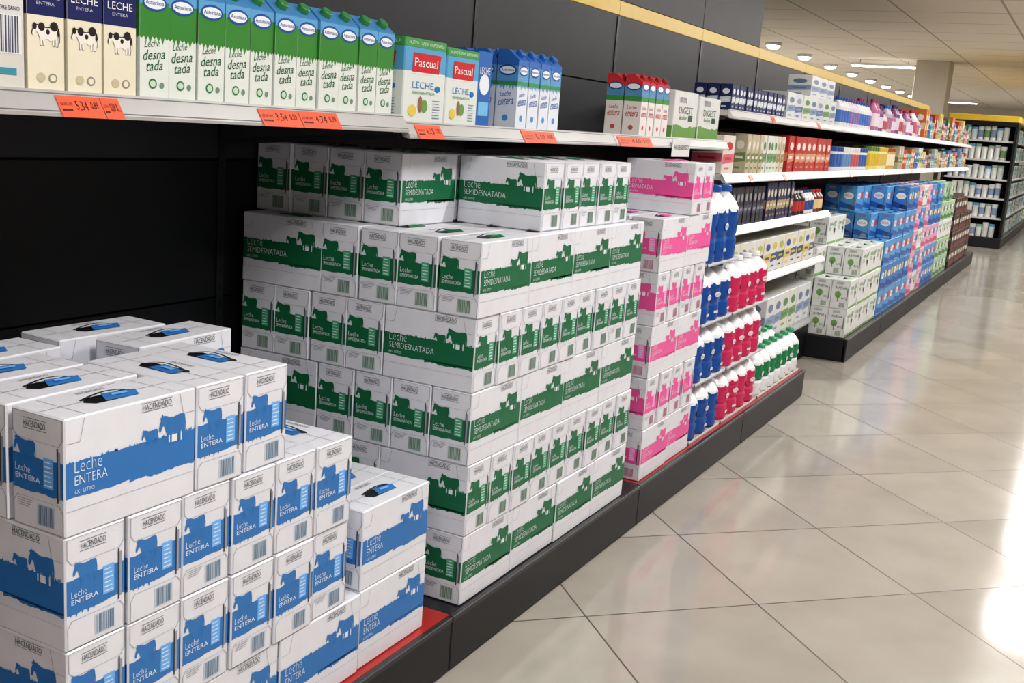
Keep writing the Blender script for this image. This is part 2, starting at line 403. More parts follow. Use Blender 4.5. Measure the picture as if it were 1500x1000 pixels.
def f_bar(fr, w, h, ax):
    fr.barcode(-w*.38, w*.38, h*.26, h*.52, (80, 84, 110)); fr.text('CORPORE SANO', -w*.4, w*.4, h*.56, h*.59, (30, 40, 90), .0008, G)
    for k in range(6): fr.rect(-w*.35, w*.3-.003*(k % 3), h*(.64+.03*k), h*(.648+.03*k), (110, 110, 130), .0008, G)
    fr.rect(-w*.3, w*.3, h*.10, h*.15, (70, 150, 170), .0008, G)
def f_blue(fr, w, h, ax):
    fr.ell(0, h*.74, w*.42, h*.070, (30, 78, 160), .0006, G); fr.ell(0, h*.74, w*.36, h*.05, (235, 240, 245), .0009, G)
    fr.text('Asturiana', -w*.31, w*.31, h*.725, h*.76, (28, 62, 140), .0013, G)
    for i in range(7):
        a = -w/2+w*i/7; fr.poly([(a, h*.55), (a+w/7, h*.55), (a+w/14, h*.55-.007-.004*(i % 3))], (100, 160, 206), .0005, G)
    fr.rect(-w*.5, w*.5, h*.55, h*.60, (70, 150, 90), .0005, G)
    fr.text('Leche', -w*.3, w*.2, h*.40, h*.46, (36, 96, 170), .0008, G, .2, .12); fr.text('entera', -w*.38, w*.34, h*.28, h*.37, (36, 96, 170), .0008, G, .2, .12)
    fr.ell(0, h*.13, w*.14, h*.04, (90, 150, 210), .0007, G)
def f_red(fr, w, h, ax):
    fr.ell(0, h*.80, w*.42, h*.065, (30, 78, 160), .0006, G); fr.ell(0, h*.80, w*.36, h*.045, (235, 240, 245), .0009, G)
    fr.rect(-w*.5, w*.5, h*.56, h*.64, (70, 150, 76), .0005, G)
    fr.text('Leche', -w*.3, w*.25, h*.43, h*.49, (190, 50, 60), .0008, G, .2); fr.text('entera', -w*.38, w*.34, h*.31, h*.40, (190, 50, 60), .0008, G, .2)
    fr.ell(0, h*.13, w*.14, h*.04, (200, 90, 90), .0007, G)
S_GREEN = dict(low=(224, 230, 224), mid=(62, 138, 58), top=(74, 140, 196), z2=.79*.236, cap=(60, 140, 80), fn=f_green)
S_NAVY = dict(low=(232, 226, 204), mid=(30, 40, 96), top=(30, 40, 96), z1=.126, z2=.19, cap=(30, 60, 130), fn=f_navy)
S_BAR = dict(low=(214, 212, 206), mid=(218, 216, 214), top=(34, 44, 104), z2=.195, cap=(240, 240, 240), fn=f_bar)
S_BLUE = dict(low=(224, 230, 238), mid=(100, 160, 206), top=(56, 112, 186), z1=.55*.236, cap=(50, 110, 190), fn=f_blue)
S_RED = dict(low=(234, 230, 228), mid=(96, 150, 196), top=(200, 60, 68), z1=.62*.236, cap=(170, 44, 54), fn=f_red)
ZL = 1.491; ZS = 1.476; XC = -1.662
mb = MB()
for r in range(3): carton(mb, S_BAR, .076, .076, .228, XC-r*.078, 1.235, ZL)
for k in range(3):
    for r in range(3): carton(mb, S_NAVY, .076, .076, .226, XC-r*.079+random.uniform(-.003, .003), 1.318+k*.0815, ZL)
for k in range(4):
    for r in range(3): carton(mb, S_NAVY if k > 1 else S_BAR, .076, .076, .226, XC-r*.079, 1.153-k*.081, ZL)
mb.obj('cream_milk_carton_row')
mb = MB()
for k in range(11):
    for r in range(4): carton(mb, S_GREEN, .073, .073, .232, XC-r*.076+random.uniform(-.003, .003), 1.563+k*.0772, ZL, random.uniform(-.03, .03))
mb.obj('green_milk_carton_row')

def f_pack(mb, x1, y0, w, d, h, z):
    mb.box(x1-d, x1, y0, y0+w, z, z+h*.62, (222, 228, 224), G, .003)
    mb.box(x1-d, x1, y0, y0+w, z+h*.60, z+h*.9, (96, 166, 208), G, .003)
    mb.box(x1-d, x1, y0, y0+w, z+h*.88, z+h, (78, 156, 90), G, .003)
    for (fr, ww) in ((Frame(mb, (x1, y0+w/2, z), (0, 1, 0)), w), (Frame(mb, (x1-d/2, y0, z), (1, 0, 0)), d)):
        fr.poly([(-ww*.32, h*.60), (ww*.32, h*.60), (ww*.36, h*.83), (-ww*.30, h*.83)], (204, 40, 50), .0010, G)
        fr.rect(-ww*.34, ww*.34, h*.585, h*.60, (240, 240, 240), .001, G)
        fr.text('Pascual', -ww*.27, ww*.28, h*.67, h*.77, (245, 245, 245), .0016, G)
        fr.text('LECHE', -ww*.30, ww*.20, h*.41, h*.49, (40, 120, 190), .0014, G, thin=.01)
        fr.text('SEMIDESNATADA', -ww*.30, ww*.24, h*.34, h*.375, (70, 150, 90), .0014, G)
        fr.text('NUEVO TAPON DISPONIBLE', -ww*.42, ww*.42, h*.925, h*.965, (220, 235, 220), .0014, G)
        fr.ell(-ww*.28, h*.14, ww*.10, h*.07, (226, 200, 90), .0012, G); fr.ell(ww*.0, h*.20, ww*.08, h*.08, (110, 160, 90), .0012, G); fr.ell(-ww*.10, h*.22, ww*.05, h*.10, (150, 110, 80), .0014, G)
        fr.ell(ww*.30, h*.42, ww*.07, h*.04, (40, 120, 190), .0012, G)
        for k in range(7): fr.rect(ww*.20, ww*.38-.002*(k % 3), h*(.06+.035*k), h*(.068+.035*k), (110, 140, 180), .0012, G)
mb = MB()
f_pack(mb, -1.615, 2.405, .205, .19, .216, ZS)
f_pack(mb, -1.615, 2.615, .175, .19, .208, ZS)
f_pack(mb, -1.81, 2.405, .40, .19, .222, ZS)
mb.obj('wrapped_milk_multipack')
mb = MB()
mb.box(-1.79, -1.625, 2.80, 2.885, ZS, ZS+.215, (48, 108, 184), G, .003)
fr = Frame(mb, (-1.625, 2.8425, ZS), (0, 1, 0)); fr.ell(0, .12, .03, .03, (230, 235, 240), .001, G); fr.rect(-.03, .03, .03, .07, (120, 190, 230), .001, G); fr.text('LECHE', -.03, .03, .15, .17, (240, 240, 240), .0012, G)
mb.obj('blue_milk_box')
mb = MB()
for k in range(4):
    for r in range(3): carton(mb, S_BLUE, .073, .073, .236, -1.640-r*.077, 3.045+k*.077, ZS, random.uniform(-.04, .04))
mb.obj('blue_milk_carton_pack')
mb = MB()
for k in range(4):
    for r in range(2): carton(mb, S_RED, .073, .073, .236, -1.652-r*.077, 4.11+k*.077+(.01 if k > 1 else 0), ZS, random.uniform(-.03, .03))
mb.obj('red_milk_carton_pack')
mb = MB()
for k, (a, hh, ww_) in enumerate([(4.47, .20, .30), (4.80, .19, .30)]):
    mb.box(-1.80, -1.62, a, a+ww_, ZS, ZS+hh, (222, 224, 222), M_CARD, .003)
    for (fr, ww) in ((Frame(mb, (-1.62, a+ww_/2, ZS), (0, 1, 0)), ww_), (Frame(mb, (-1.71, a, ZS), (1, 0, 0)), .18)):
        fr.rag(-ww/2+.003, ww/2-.003, .004, .055, (110, 158, 80), jt=.006, jb=0, n=16)
        fr.text('DIGEST', -ww*.3, ww*.3, .105, .135, (100, 104, 102)); fr.text('leche', -ww*.25, ww*.05, .08, .098, (80, 140, 80)); fr.barcode(-ww*.3, ww*.0, .15, .175)
        fr.rect(ww*.12, ww*.3, .075, .10, (60, 90, 70), .001)
mb.obj('white_and_green_milk_multipack')

# ------------------------------------------------------------ generic shelf goods
def pack(mb, x1, y0, w, d, h, z, body, band, logo=(240, 240, 240), mat=None):
    m = mat or G
    mb.box(x1-d, x1, y0+.0015, y0+w-.0015, z, z+h, body, m, .0025)
    for (fr, ww) in ((Frame(mb, (x1, y0+w/2, z), (0, 1, 0)), w), (Frame(mb, (x1-d/2, y0+.0015, z), (1, 0, 0)), d)):
        fr.poly([(-ww/2+.004, h*.26), (ww/2-.004, h*.32), (ww/2-.004, h*.54), (-ww/2+.004, h*.50)], band, .0008, m)
        fr.ell(0, h*.72, ww*.30, h*.11, logo, .0009, m, 10)
        fr.rect(-ww*.3, ww*.25, h*.37, h*.44, logo, .0012, m)
        fr.rect(-ww*.3, ww*.1, h*.12, h*.17, band, .0009, m)
def bottle(mb, x, y, z, r, h, body, lab, cap):
    mb.lathe([(0, 0), (r*.9, 0), (r, h*.03), (r, h*.15), (r*1.01, h*.16), (r*1.01, h*.55), (r, h*.56), (r*.96, h*.68), (r*.42, h*.86), (r*.38, h*.89), (r*.45, h*.89), (r*.45, h*.985), (r*.4, h), (0, h)],
             [body, body, body, lab, lab, lab, body, body, body, body, cap, cap, cap], x, y, z, 12)
def jar(mb, x, y, z, r, h, body, lab, cap):
    mb.lathe([(0, 0), (r*.92, 0), (r, h*.05), (r, h*.18), (r*1.01, h*.19), (r*1.01, h*.68), (r, h*.7), (r, h*.8), (r*1.06, h*.81), (r*1.06, h*.98), (r, h), (0, h)],
             [body, body, body, lab, lab, lab, body, body, cap, cap, cap], x, y, z, 12)
def row(mb, kind, y0, y1, z, x1, cols, w=.08, h=.16, d=.09, rows=2, group=3, hv=.0):
    y = y0; i = 0
    while y+w <= y1+1e-6:
        c = cols[(i//group) % len(cols)]
        hh = h*(1-hv*((i//group*7) % 5)/5)
        for r in range(rows):
            if kind == 'pack': pack(mb, x1-r*(d+.004)-random.uniform(0, .008), y, w, d, hh, z, *c)
            elif kind == 'bottle': bottle(mb, x1-w/2-r*w*1.02-random.uniform(0, .004), y+w/2, z, w*.46, hh, *c)
            else: jar(mb, x1-w/2-r*w*1.02, y+w/2, z, w*.46, hh, *c)
        y += w+.003; i += 1
c_navy = ((40, 52, 98), (212, 218, 226), (230, 232, 238)); c_white = ((222, 224, 226), (140, 160, 190), (110, 130, 160))
c_whg = ((222, 224, 216), (120, 160, 110), (90, 140, 90)); c_red = ((186, 52, 50), (216, 150, 120), (240, 230, 220))
c_beige = ((196, 186, 160), (120, 140, 90), (230, 226, 215)); c_pink = ((214, 136, 152), (234, 216, 218), (60, 110, 170))
c_brown = ((84, 56, 46), (180, 150, 106), (210, 196, 164)); c_yel = ((222, 202, 110), (60, 106, 170), (236, 236, 230))
c_blue = ((66, 120, 180), (36, 84, 150), (230, 236, 240)); c_pur = ((124, 76, 140), (220, 196, 100), (236, 230, 236))
c_or = ((208, 124, 64), (230, 212, 170), (240, 236, 230)); c_grn = ((66, 136, 76), (220, 226, 210), (230, 230, 230))
c_sky = ((106, 168, 208), (216, 226, 232), (190, 50, 60)); c_mint = ((150, 190, 176), (230, 234, 230), (70, 130, 120))
SH = dict(lo=.735, m1=1.045, m2=1.315, up=1.625)
XS = -1.615
mb = MB()
row(mb, 'pack', 5.25, 6.30, SH['up'], XS, [c_navy], .062, .125, .062, 3, 99)
row(mb, 'pack', 6.33, 7.66, SH['up'], XS, [c_white, ((214, 216, 220), (90, 120, 170), (150, 160, 180)), c_whg], .185, .15, .16, 1, 1)
row(mb, 'pack', 6.9, 7.6, SH['up']+.15, XS-.01, [c_white], .22, .13, .15, 1, 2)
mb.obj('small_milk_carton_row')
mb = MB()
row(mb, 'pack', 5.22, 5.60, SH['m2'], XS, [((226, 220, 210), (220, 110, 130), (200, 50, 60))], .19, .19, .16, 1, 4)
row(mb, 'pack', 5.62, 6.42, SH['m2'], XS, [c_beige, c_whg, ((218, 212, 196), (170, 140, 90), (190, 170, 130))], .075, .205, .075, 3, 4)
row(mb, 'pack', 6.50, 7.66, SH['m2'], XS, [c_red, ((192, 66, 58), (222, 170, 140), (235, 225, 215))], .14, .215, .12, 2, 3)
mb.obj('plant_drink_carton_row')
mb = MB()
row(mb, 'pack', 5.22, 6.10, SH['m1'], XS, [((40, 42, 52), (70, 76, 100), (150, 150, 160))], .075, .20, .075, 2, 3)
row(mb, 'pack', 6.12, 6.80, SH['m1'], XS, [((38, 44, 84), (180, 160, 116), (216, 210, 190))], .075, .215, .075, 3, 99)
row(mb, 'bottle', 6.85, 7.66, SH['m1'], XS, [((60, 50, 56), (190, 60, 60), (220, 220, 220)), ((226, 226, 226), (60, 90, 150), (60, 90, 150)), ((120, 70, 50), (226, 200, 150), (200, 50, 50))], .085, .15, .08, 3, 3)
mb.obj('coffee_drink_row')
mb = MB()
row(mb, 'pack', 5.22, 7.66, SH['lo'], XS, [((226, 222, 204), (226, 196, 80), (40, 84, 160)), ((222, 224, 228), (50, 84, 150), (226, 196, 80)), ((224, 222, 214), (60, 60, 90), (180, 190, 90))], .16, .205, .15, 2, 1)
mb.obj('cereal_milk_multipack_row')
mb = MB()
row(mb, 'pack', 6.50, 7.66, .30, XS-.02, [c_white, c_whg], .19, .25, .16, 2, 2)
mb.obj('white_milk_multipack_row')

mb = MB()
row(mb, 'jar', 7.80, 9.05, SH['m2'], XS, [((222, 226, 230), (70, 106, 170), (50, 80, 150)), ((226, 226, 226), (110, 146, 190), (220, 220, 225)), ((230, 226, 220), (190, 100, 100), (220, 210, 210))], .10, .17, .1, 2, 3)
row(mb, 'jar', 9.15, 10.45, SH['m2'], XS, [((226, 214, 130), (212, 180, 64), (90, 130, 60)), ((230, 226, 194), (214, 184, 90), (210, 180, 60)), ((210, 170, 110), (236, 226, 190), (170, 90, 60))], .10, .19, .1, 2, 4)
row(mb, 'pack', 10.55, 16.4, SH['m2'], XS, [c_beige, c_red, c_mint, c_or, c_blue, c_whg, c_yel, c_pink, c_brown, c_sky, c_beige], .12, .21, .12, 2, 2, .4)
mb.obj('yoghurt_jar_row')
mb = MB()
row(mb, 'bottle', 7.80, 9.05, SH['up'], XS, [((226, 226, 228), (80, 120, 190), (60, 90, 160)), ((220, 214, 226), (140, 120, 176), (110, 84, 150))], .09, .2, .1, 2, 4)
row(mb, 'bottle', 9.15, 11.8, SH['up'], XS, [((188, 120, 156), (226, 216, 224), (160, 70, 116)), ((130, 92, 142), (220, 212, 226), (100, 64, 116)), ((226, 220, 214), (196, 90, 96), (170, 70, 100)), ((196, 190, 210), (180, 124, 150), (60, 110, 170))], .10, .25, .1, 2, 2, .4)
row(mb, 'pack', 11.95, 16.4, SH['up'], XS, [c_or, c_blue, c_mint, c_red, c_beige, c_yel, c_pur, c_pink, c_grn, c_brown], .11, .29, .12, 2, 2, .5)
mb.obj('drink_bottle_row')

me_w = make_case('oat_drink_case', (120, 165, 96), 'AVENA', (224, 226, 224), ink=(60, 110, 76), style='plain')
me_sky = make_case('light_blue_milk_case', (40, 92, 170), 'PASCUAL', (86, 156, 210), ink=(196, 56, 66), style='wave')
me_sky2 = make_case('mid_blue_milk_case', (30, 76, 150), 'DESNATADA', (58, 124, 192), ink=(226, 200, 90), style='wave')
me_pk2 = make_case('rose_milk_case', (200, 84, 130), 'CALCIO', (218, 164, 186), ink=(60, 100, 170), style='wave')
me_gn2 = make_case('pale_green_milk_case', (60, 130, 86), 'SOJA', (172, 196, 164), ink=(60, 110, 70), style='wave')
me_br = make_case('cocoa_drink_case', (110, 56, 46), 'CACAO', (66, 40, 38), ink=(196, 176, 140), style='wave')
def block(name, me, y0, ny, cols, X1=-1.385):
    st = empty(name)
    for c, tiers in enumerate(cols):
        for k in range(ny):
            tt = tiers if isinstance(tiers, int) else tiers[k % len(tiers)]
            for t in range(tt):
                m = me if not isinstance(me, list) else me[(k*3+t*2+c) % len(me)]
                put_case(m, st, X1-c*W*1.01, y0+k*.2955, t, 'Y')
block('white_milk_case_stack', me_w, 7.76, 4, [(2, 3, 3, 3), (2, 3, 3, 3), (3, 4, 4, 3), (3, 4, 3, 3)])
block('light_blue_milk_case_stack', [me_sky, me_sky, me_sky2], 8.98, 5, [(3, 4, 4, 5, 5), (4, 4, 5, 5, 5), (5, 5, 5, 5, 5), 5])
block('rose_milk_case_stack', [me_pk2, me_sky, me_pk2, me_w], 10.50, 3, [(5, 5, 5), 5, 5])
block('mid_blue_milk_case_stack', [me_sky2, me_pk2, me_sky], 11.42, 3, [(5, 4, 5), 5, 5])
block('pale_green_milk_case_stack', [me_gn2, me_w, me_gn2], 12.34, 4, [(5, 4, 5, 4), 5, 4])
block('cocoa_drink_case_stack', me_br, 13.75, 7, [(4, 4, 4, 4, 3, 3, 3), 4, 4])

# ------------------------------------------------------------ gondola shelving
BX = -2.215
joints = [-1.79, -.40, .997, 2.387, 3.774, 5.175, 6.47, 7.72, 9.11, 10.5, 11.9, 13.3, 14.7, 16.5]
BLK = (19, 21, 26); UPB = (48, 50, 56); YEL = (234, 198, 70)
mb = MB()
for i in range(len(joints)-1):
    a, b = joints[i], joints[i+1]
    zs = [.0, .48, .93, 1.33, 1.717, 2.055]
    for k in range(len(zs)-1): mb.box(BX-.022, BX, a+.003, b-.003, zs[k]+.002, zs[k+1]-.002, BLK if k < 3 else UPB, M_DARK, .002)
    mb.box(BX-.022, BX+.004, a+.001, b-.001, 2.050, 2.120, YEL, M_METAL, .002)
    if b <= 7.73: mb.box(BX-.022, BX, a+.003, b-.003, 2.122, 2.62, UPB, M_DARK, .002)
    mb.box(BX-.06, BX-.024, a, b, 0, 2.62 if b <= 7.73 else 2.11, (46, 47, 50), M_DARK)
for j in joints[1:]:
    mb.box(BX-.004, BX+.004, j-.014, j+.014, .17, 2.045, (28, 29, 33), M_METAL)
    for k in range(34): mb.box(BX+.0035, BX+.0045, j-.004, j+.004, .25+k*.05, .275+k*.05, (8, 8, 10), M_METAL)
mb.obj('gondola_back_panel')
def shelf(y0, y1, z, xf=-1.59, xb=BX+.008, col=(204, 202, 196), lip=(214, 215, 216)):
    mb = MB()
    mb.box(xb, xf-.012, y0+.002, y1-.002, z-.028, z-.001, col, M_METAL, .001)
    P = [(xf-.016, z+.002), (xf-.010, z+.004), (xf+.014, z-.034), (xf+.012, z-.040), (xf-.006, z-.038), (xf-.014, z-.026)]
    n = len(P); vs = [(x, y0+.002, zz) for x, zz in P]+[(x, y1-.002, zz) for x, zz in P]
    mb.add(vs, [(i, (i+1) % n, n+(i+1) % n, n+i) for i in range(n)]+[tuple(range(n)), tuple(range(n, 2*n))], lip, M_CHROME)
    vv = Vector((xf+.014-(xf-.010), 0, -.038)).normalized()
    fr = Frame(mb, (xf-.010, (y0+y1)/2, z+.004), (0, 1, 0), tuple(-vv)); w = (y1-y0)/2-.004
    fr.rect(-w, w, -.0075, -.0055, (120, 120, 122), .0006, M_METAL); fr.rect(-w, w, -.042, -.040, (110, 110, 112), .0006, M_METAL)
    for y in (y0+.012, y1-.012):
        vs = [(xb, y, z-.03), (xf-.03, y, z-.03), (xf-.03, y, z-.045), (xb, y, z-.10)]
        vs2 = [(x, y+.003, zz) for x, _, zz in vs]
        mb.add(vs+vs2, [(0, 1, 2, 3), (4, 5, 6, 7), (0, 1, 5, 4), (1, 2, 6, 5), (2, 3, 7, 6), (3, 0, 4, 7)], (52, 53, 56), M_METAL)
    mb.obj('gondola_shelf')
for i in range(0, 3): shelf(joints[i], joints[i+1], 1.490)
for i in range(3, 5): shelf(joints[i], joints[i+1], 1.475)
for i in range(5, 13):
    a, b = joints[i], joints[i+1]
    zz = [SH['m2'], SH['up']]
    if b <= 7.73: zz += [SH['m1'], SH['lo']]
    for z in zz: shelf(a, b, z, lip=(226, 226, 226))
shelf(6.47, 7.72, .30, xf=-1.62)
def plinth(a, b, xf=-1.355):
    mb = MB()
    mb.box(xf-.014, xf, a+.002, b-.002, .004, .152, (34, 34, 38), M_DARK, .003)
    mb.box(xf-.014, xf+.003, a+.002, b-.002, .150, .166, (50, 50, 54), M_METAL, .002)
    mb.obj('gondola_plinth')
for i in range(0, 6): plinth(joints[i], joints[i+1])
for i in range(7, 13): plinth(joints[i], joints[i+1])
for y in (6.452, 7.722, 16.482):
    mb = MB(); mb.box(-2.2, -1.380, y, y+.016, .004, .160, (34, 34, 38), M_DARK, .002); mb.obj('gondola_plinth')
mb = MB(); mb.box(-1.66, -1.64, 6.47, 7.718, .0, .26, (26, 26, 30), M_DARK, .002); mb.obj('gondola_plinth')
RED = (168, 46, 42)
for (a, b, c) in ((-1.79, 2.40, RED), (2.40, 3.79, (40, 40, 44)), (3.79, 6.45, RED), (7.74, 16.48, (60, 50, 50))):
    mb = MB()
    mb.box(-2.2, -1.371, a+.001, b-.001, .12, .150, (50, 50, 52), M_METAL)
    mb.box(-1.60, -1.371, a+.001, b-.001, .150, .1635, c, M_PLAST)
    mb.box(-2.2, -1.60, a+.001, b-.001, .150, .1635, (60, 58, 56), M_PLAST)
    mb.obj('gondola_base_deck')

def label(y0, y1, z=1.475, texts=('5,34', '0,89')):
    mb = MB(); xf = -1.59
    vv = Vector((xf-.010-(xf+.014), 0, .038)).normalized()
    fr = Frame(mb, (xf+.0145, (y0+y1)/2, z-.036), (0, 1, 0), tuple(vv))
    w = (y1-y0)
    mb.add([fr.p(-w/2, -.006, .0015), fr.p(w/2, -.006, .0015), fr.p(w/2, .036, .0015), fr.p(-w/2, .036, .0015), fr.p(-w/2, -.006, .003), fr.p(w/2, -.006, .003), fr.p(w/2, .036, .003), fr.p(-w/2, .036, .003)],
           [(0, 1, 2, 3), (4, 5, 6, 7), (0, 1, 5, 4), (1, 2, 6, 5), (2, 3, 7, 6), (3, 0, 4, 7)], (238, 102, 70), M_GLOSS)
    fr.text(texts[0], -w*.12, w*.16, .006, .026, (50, 24, 20), .0036, G)
    fr.text(texts[1], w*.24, w*.42, .010, .026, (60, 28, 22), .0036, G)
    fr.text('LECHE UHT', -w*.46, -w*.18, .016, .022, (90, 40, 30), .0036, G); fr.rect(-w*.46, -w*.22, .006, .010, (90, 40, 30), .0034, G)
    mb.obj('orange_price_label')
label(1.308, 1.400, 1.490); label(1.403, 1.444, 1.490, texts=('0,89', 'L'))
label(1.822, 1.952, 1.490, texts=('3,54', '0,59')); label(1.955, 2.095, 1.490, texts=('4,74', '0,79'))
label(2.430, 2.555, texts=('6,15', '1,02')); label(3.030, 3.26, texts=('5,10', '0,85')); label(3.80, 4.14, texts=('4,60', '0,92'))
mb = MB()
mb.box(-1.574, -1.571, 4.36, 4.58, 1.40, 1.47, (226, 226, 226), M_CARD); Frame(mb, (-1.571, 4.47, 1.40), (0, 1, 0)).text('HACENDADO', -.09, .09, .03, .05, (80, 80, 86))
mb.obj('white_shelf_card')
for (a, z) in ((5.6, SH['m2']), (6.3, SH['m2']), (5.9, SH['up']), (7.0, SH['up']), (8.2, SH['m2']), (9.6, SH['m2']), (11.2, SH['m2']), (12.8, SH['m2'])):
    label(a, a+.07, z)

# ------------------------------------------------------------ unseen facing gondola, added across the aisle to dim bounce light
g3 = empty('unseen_facing_gondola')
mb = MB()
mb.box(2.16, 2.20, -1.9, 17, 0, 2.2, BLK, M_DARK); mb.box(1.72, 1.74, -1.9, 17, 0, .16, (34, 34, 38), M_DARK, .003); mb.box(1.74, 2.16, -1.9, 17, .12, .16, (70, 70, 72), M_METAL)
mb.box(2.15, 2.16, -1.9, 17, 2.05, 2.11, YEL, M_METAL)
for z in (.62, 1.02, 1.42, 1.82): mb.box(1.76, 2.16, -1.9, 17, z-.03, z, (190, 188, 184), M_METAL, .002)
mb.obj('frame', g3)
mb = MB(); mb.M = Matrix.Rotation(math.pi, 4, 'Z')
pal = [c_red, c_beige, c_whg, c_brown, c_yel, c_blue, c_or, c_pink, c_mint, c_navy]
for i, z in enumerate((.16, .62, 1.02, 1.42, 1.82)):
    row(mb, 'pack', -16.9, 1.85, z, -1.78, pal[i*2:]+pal[:i*2], .19, .27, .18, 1, 3, .25)
mb.obj('goods', g3)

# ------------------------------------------------------------ far gondola beyond the cross aisle
g2 = empty('end_gondola_shelving')
mb = MB()
gx0, gx1, gy0, gy1 = -2.30, -1.22, 19.6, 30.0
mb.box(gx0, gx1, gy0, gy1, .0, .17, (36, 36, 39), M_DARK, .01)
mb.box(gx0+.50, gx0+.56, gy0+.54, gy1, .17, 2.05, BLK, M_DARK)
mb.box(gx0+.04, gx1-.04, gy0+.50, gy0+.54, .17, 2.05, BLK, M_DARK)
mb.box(gx0, gx1-.02, gy0+.0, gy0+.06, 1.98, 2.05, BLK, M_DARK)
mb.box(gx0, gx1-.0, gy0, gy1, 2.05, 2.15, YEL, M_METAL, .01)
for x in (gx0, gx1-.05): mb.box(x, x+.04, gy0+.02, gy0+.5, .17, 2.05, BLK, M_DARK)
for z in (.50, .82, 1.13, 1.44, 1.75):
    mb.box(gx0+.05, gx1-.05, gy0+.04, gy0+.5, z-.03, z, (204, 204, 204), M_METAL, .003)
    mb.box(gx0+.56, gx1-.03, gy0+.56, gy1, z-.03, z, (204, 204, 204), M_METAL, .003)
mb.obj('frame', g2)
mb = MB()
for z in (.17, .50, .82, 1.13, 1.44, 1.75):
    row(mb, 'pack', gy0+.6, 29.9, z, gx1-.06, [c_whg, c_white, c_mint, c_white, c_sky, c_whg, c_grn], .14, .22, .14, 1, 3)
    x = gx0+.08
    while x < gx1-.16:
        c = random.choice([c_white, c_whg, c_mint, c_sky, c_white, c_white]); mb.M = Matrix.Identity(4)
        jar(mb, x+.045, gy0+.12, z, .046, random.choice([.20, .24, .22]), (226, 228, 226), c[1] if random.random() < .5 else (216, 220, 218), c[0]); x += .097
mb.obj('goods', g2)

# ------------------------------------------------------------ room shell
m_floor, nt, bs = new_mat('polished_diagonal_tile')
N = nt.nodes.new; LK = nt.links.new
def math_n(op, a, b=None):
    n = N('ShaderNodeMath'); n.operation = op
    for i, v in enumerate((a, b)):
        if v is None: continue
        if isinstance(v, (int, float)): n.inputs[i].default_value = v
        else: LK(v, n.inputs[i])
    return n.outputs[0]
geo = N('ShaderNodeNewGeometry'); sep = N('ShaderNodeSeparateXYZ'); LK(geo.outputs['Position'], sep.inputs[0])
x = math_n('ADD', sep.outputs[0], .760); y = math_n('SUBTRACT', sep.outputs[1], 3.366)
T = 0.606
u = math_n('DIVIDE', math_n('ADD', x, y), math.sqrt(2)*T); v = math_n('DIVIDE', math_n('SUBTRACT', y, x), math.sqrt(2)*T)
def edge(c):
    fr_ = math_n('FRACT', math_n('ADD', c, 100.5)); return math_n('ABSOLUTE', math_n('SUBTRACT', fr_, .5))
e = math_n('MINIMUM', edge(u), edge(v))
grout = math_n('LESS_THAN', e, .0048)
comb = N('ShaderNodeCombineXYZ'); LK(math_n('FLOOR', u), comb.inputs[0]); LK(math_n('FLOOR', v), comb.inputs[1])
wn = N('ShaderNodeTexWhiteNoise'); LK(comb.outputs[0], wn.inputs['Vector'])
ns = N('ShaderNodeTexNoise'); ns.inputs['Scale'].default_value = 3.0; ns.inputs['Detail'].default_value = 6; LK(geo.outputs['Position'], ns.inputs['Vector'])
mixf = math_n('ADD', math_n('MULTIPLY', wn.outputs['Value'], .3), math_n('MULTIPLY', ns.outputs['Fac'], .7))
cr = N('ShaderNodeValToRGB'); cr.color_ramp.elements[0].color = lin((158, 152, 143)); cr.color_ramp.elements[1].color = lin((182, 176, 166))
cr.color_ramp.elements[0].position = .2; cr.color_ramp.elements[1].position = .8
LK(mixf, cr.inputs[0])
mx = N('ShaderNodeMix'); mx.data_type = 'RGBA'; LK(grout, mx.inputs[0]); LK(cr.outputs[0], mx.inputs[6]); mx.inputs[7].default_value = lin((88, 80, 72))
LK(mx.outputs[2], bs.inputs['Base Color'])
ns2 = N('ShaderNodeTexNoise'); ns2.inputs['Scale'].default_value = 1.2; LK(geo.outputs['Position'], ns2.inputs['Vector'])
rr = N('ShaderNodeMapRange'); rr.inputs['To Min'].default_value = .07; rr.inputs['To Max'].default_value = .18; LK(ns2.outputs['Fac'], rr.inputs['Value'])
LK(math_n('ADD', rr.outputs[0], math_n('MULTIPLY', grout, .4)), bs.inputs['Roughness'])
bp = N('ShaderNodeBump'); bp.inputs['Strength'].default_value = .3; bp.inputs['Distance'].default_value = .002
LK(math_n('SUBTRACT', 1, grout), bp.inputs['Height']); LK(bp.outputs[0], bs.inputs['Normal'])
bs.inputs['Specular IOR Level'].default_value = .65

RX0, RX1, RY0, RY1, RZ = -12.0, 3.2, -3.0, 42.0, 3.15
def slab(name, x0, x1, y0, y1, z0, z1, mat, col=(200, 196, 188)):
    b = MB(); b.box(x0, x1, y0, y1, z0, z1, col, mat); return b.obj(name)
slab('floor', RX0, RX1, RY0, RY1, -.1, 0, m_floor)
m_ceil, nt, bs = new_mat('ceiling_tiles')
N = nt.nodes.new; LK = nt.links.new
geo = N('ShaderNodeNewGeometry'); sep = N('ShaderNodeSeparateXYZ'); LK(geo.outputs['Position'], sep.inputs[0])
ex = edge(math_n('DIVIDE', sep.outputs[0], 1.2)); ey = edge(math_n('DIVIDE', sep.outputs[1], 1.2))
g = math_n('LESS_THAN', math_n('MINIMUM', ex, ey), .012)
mx = N('ShaderNodeMix'); mx.data_type = 'RGBA'; LK(g, mx.inputs[0]); mx.inputs[6].default_value = lin((228, 221, 210)); mx.inputs[7].default_value = lin((174, 166, 154))
LK(mx.outputs[2], bs.inputs['Base Color']); bs.inputs['Roughness'].default_value = .9
slab('ceiling', RX0, RX1, RY0, RY1, RZ, RZ+.1, m_ceil)
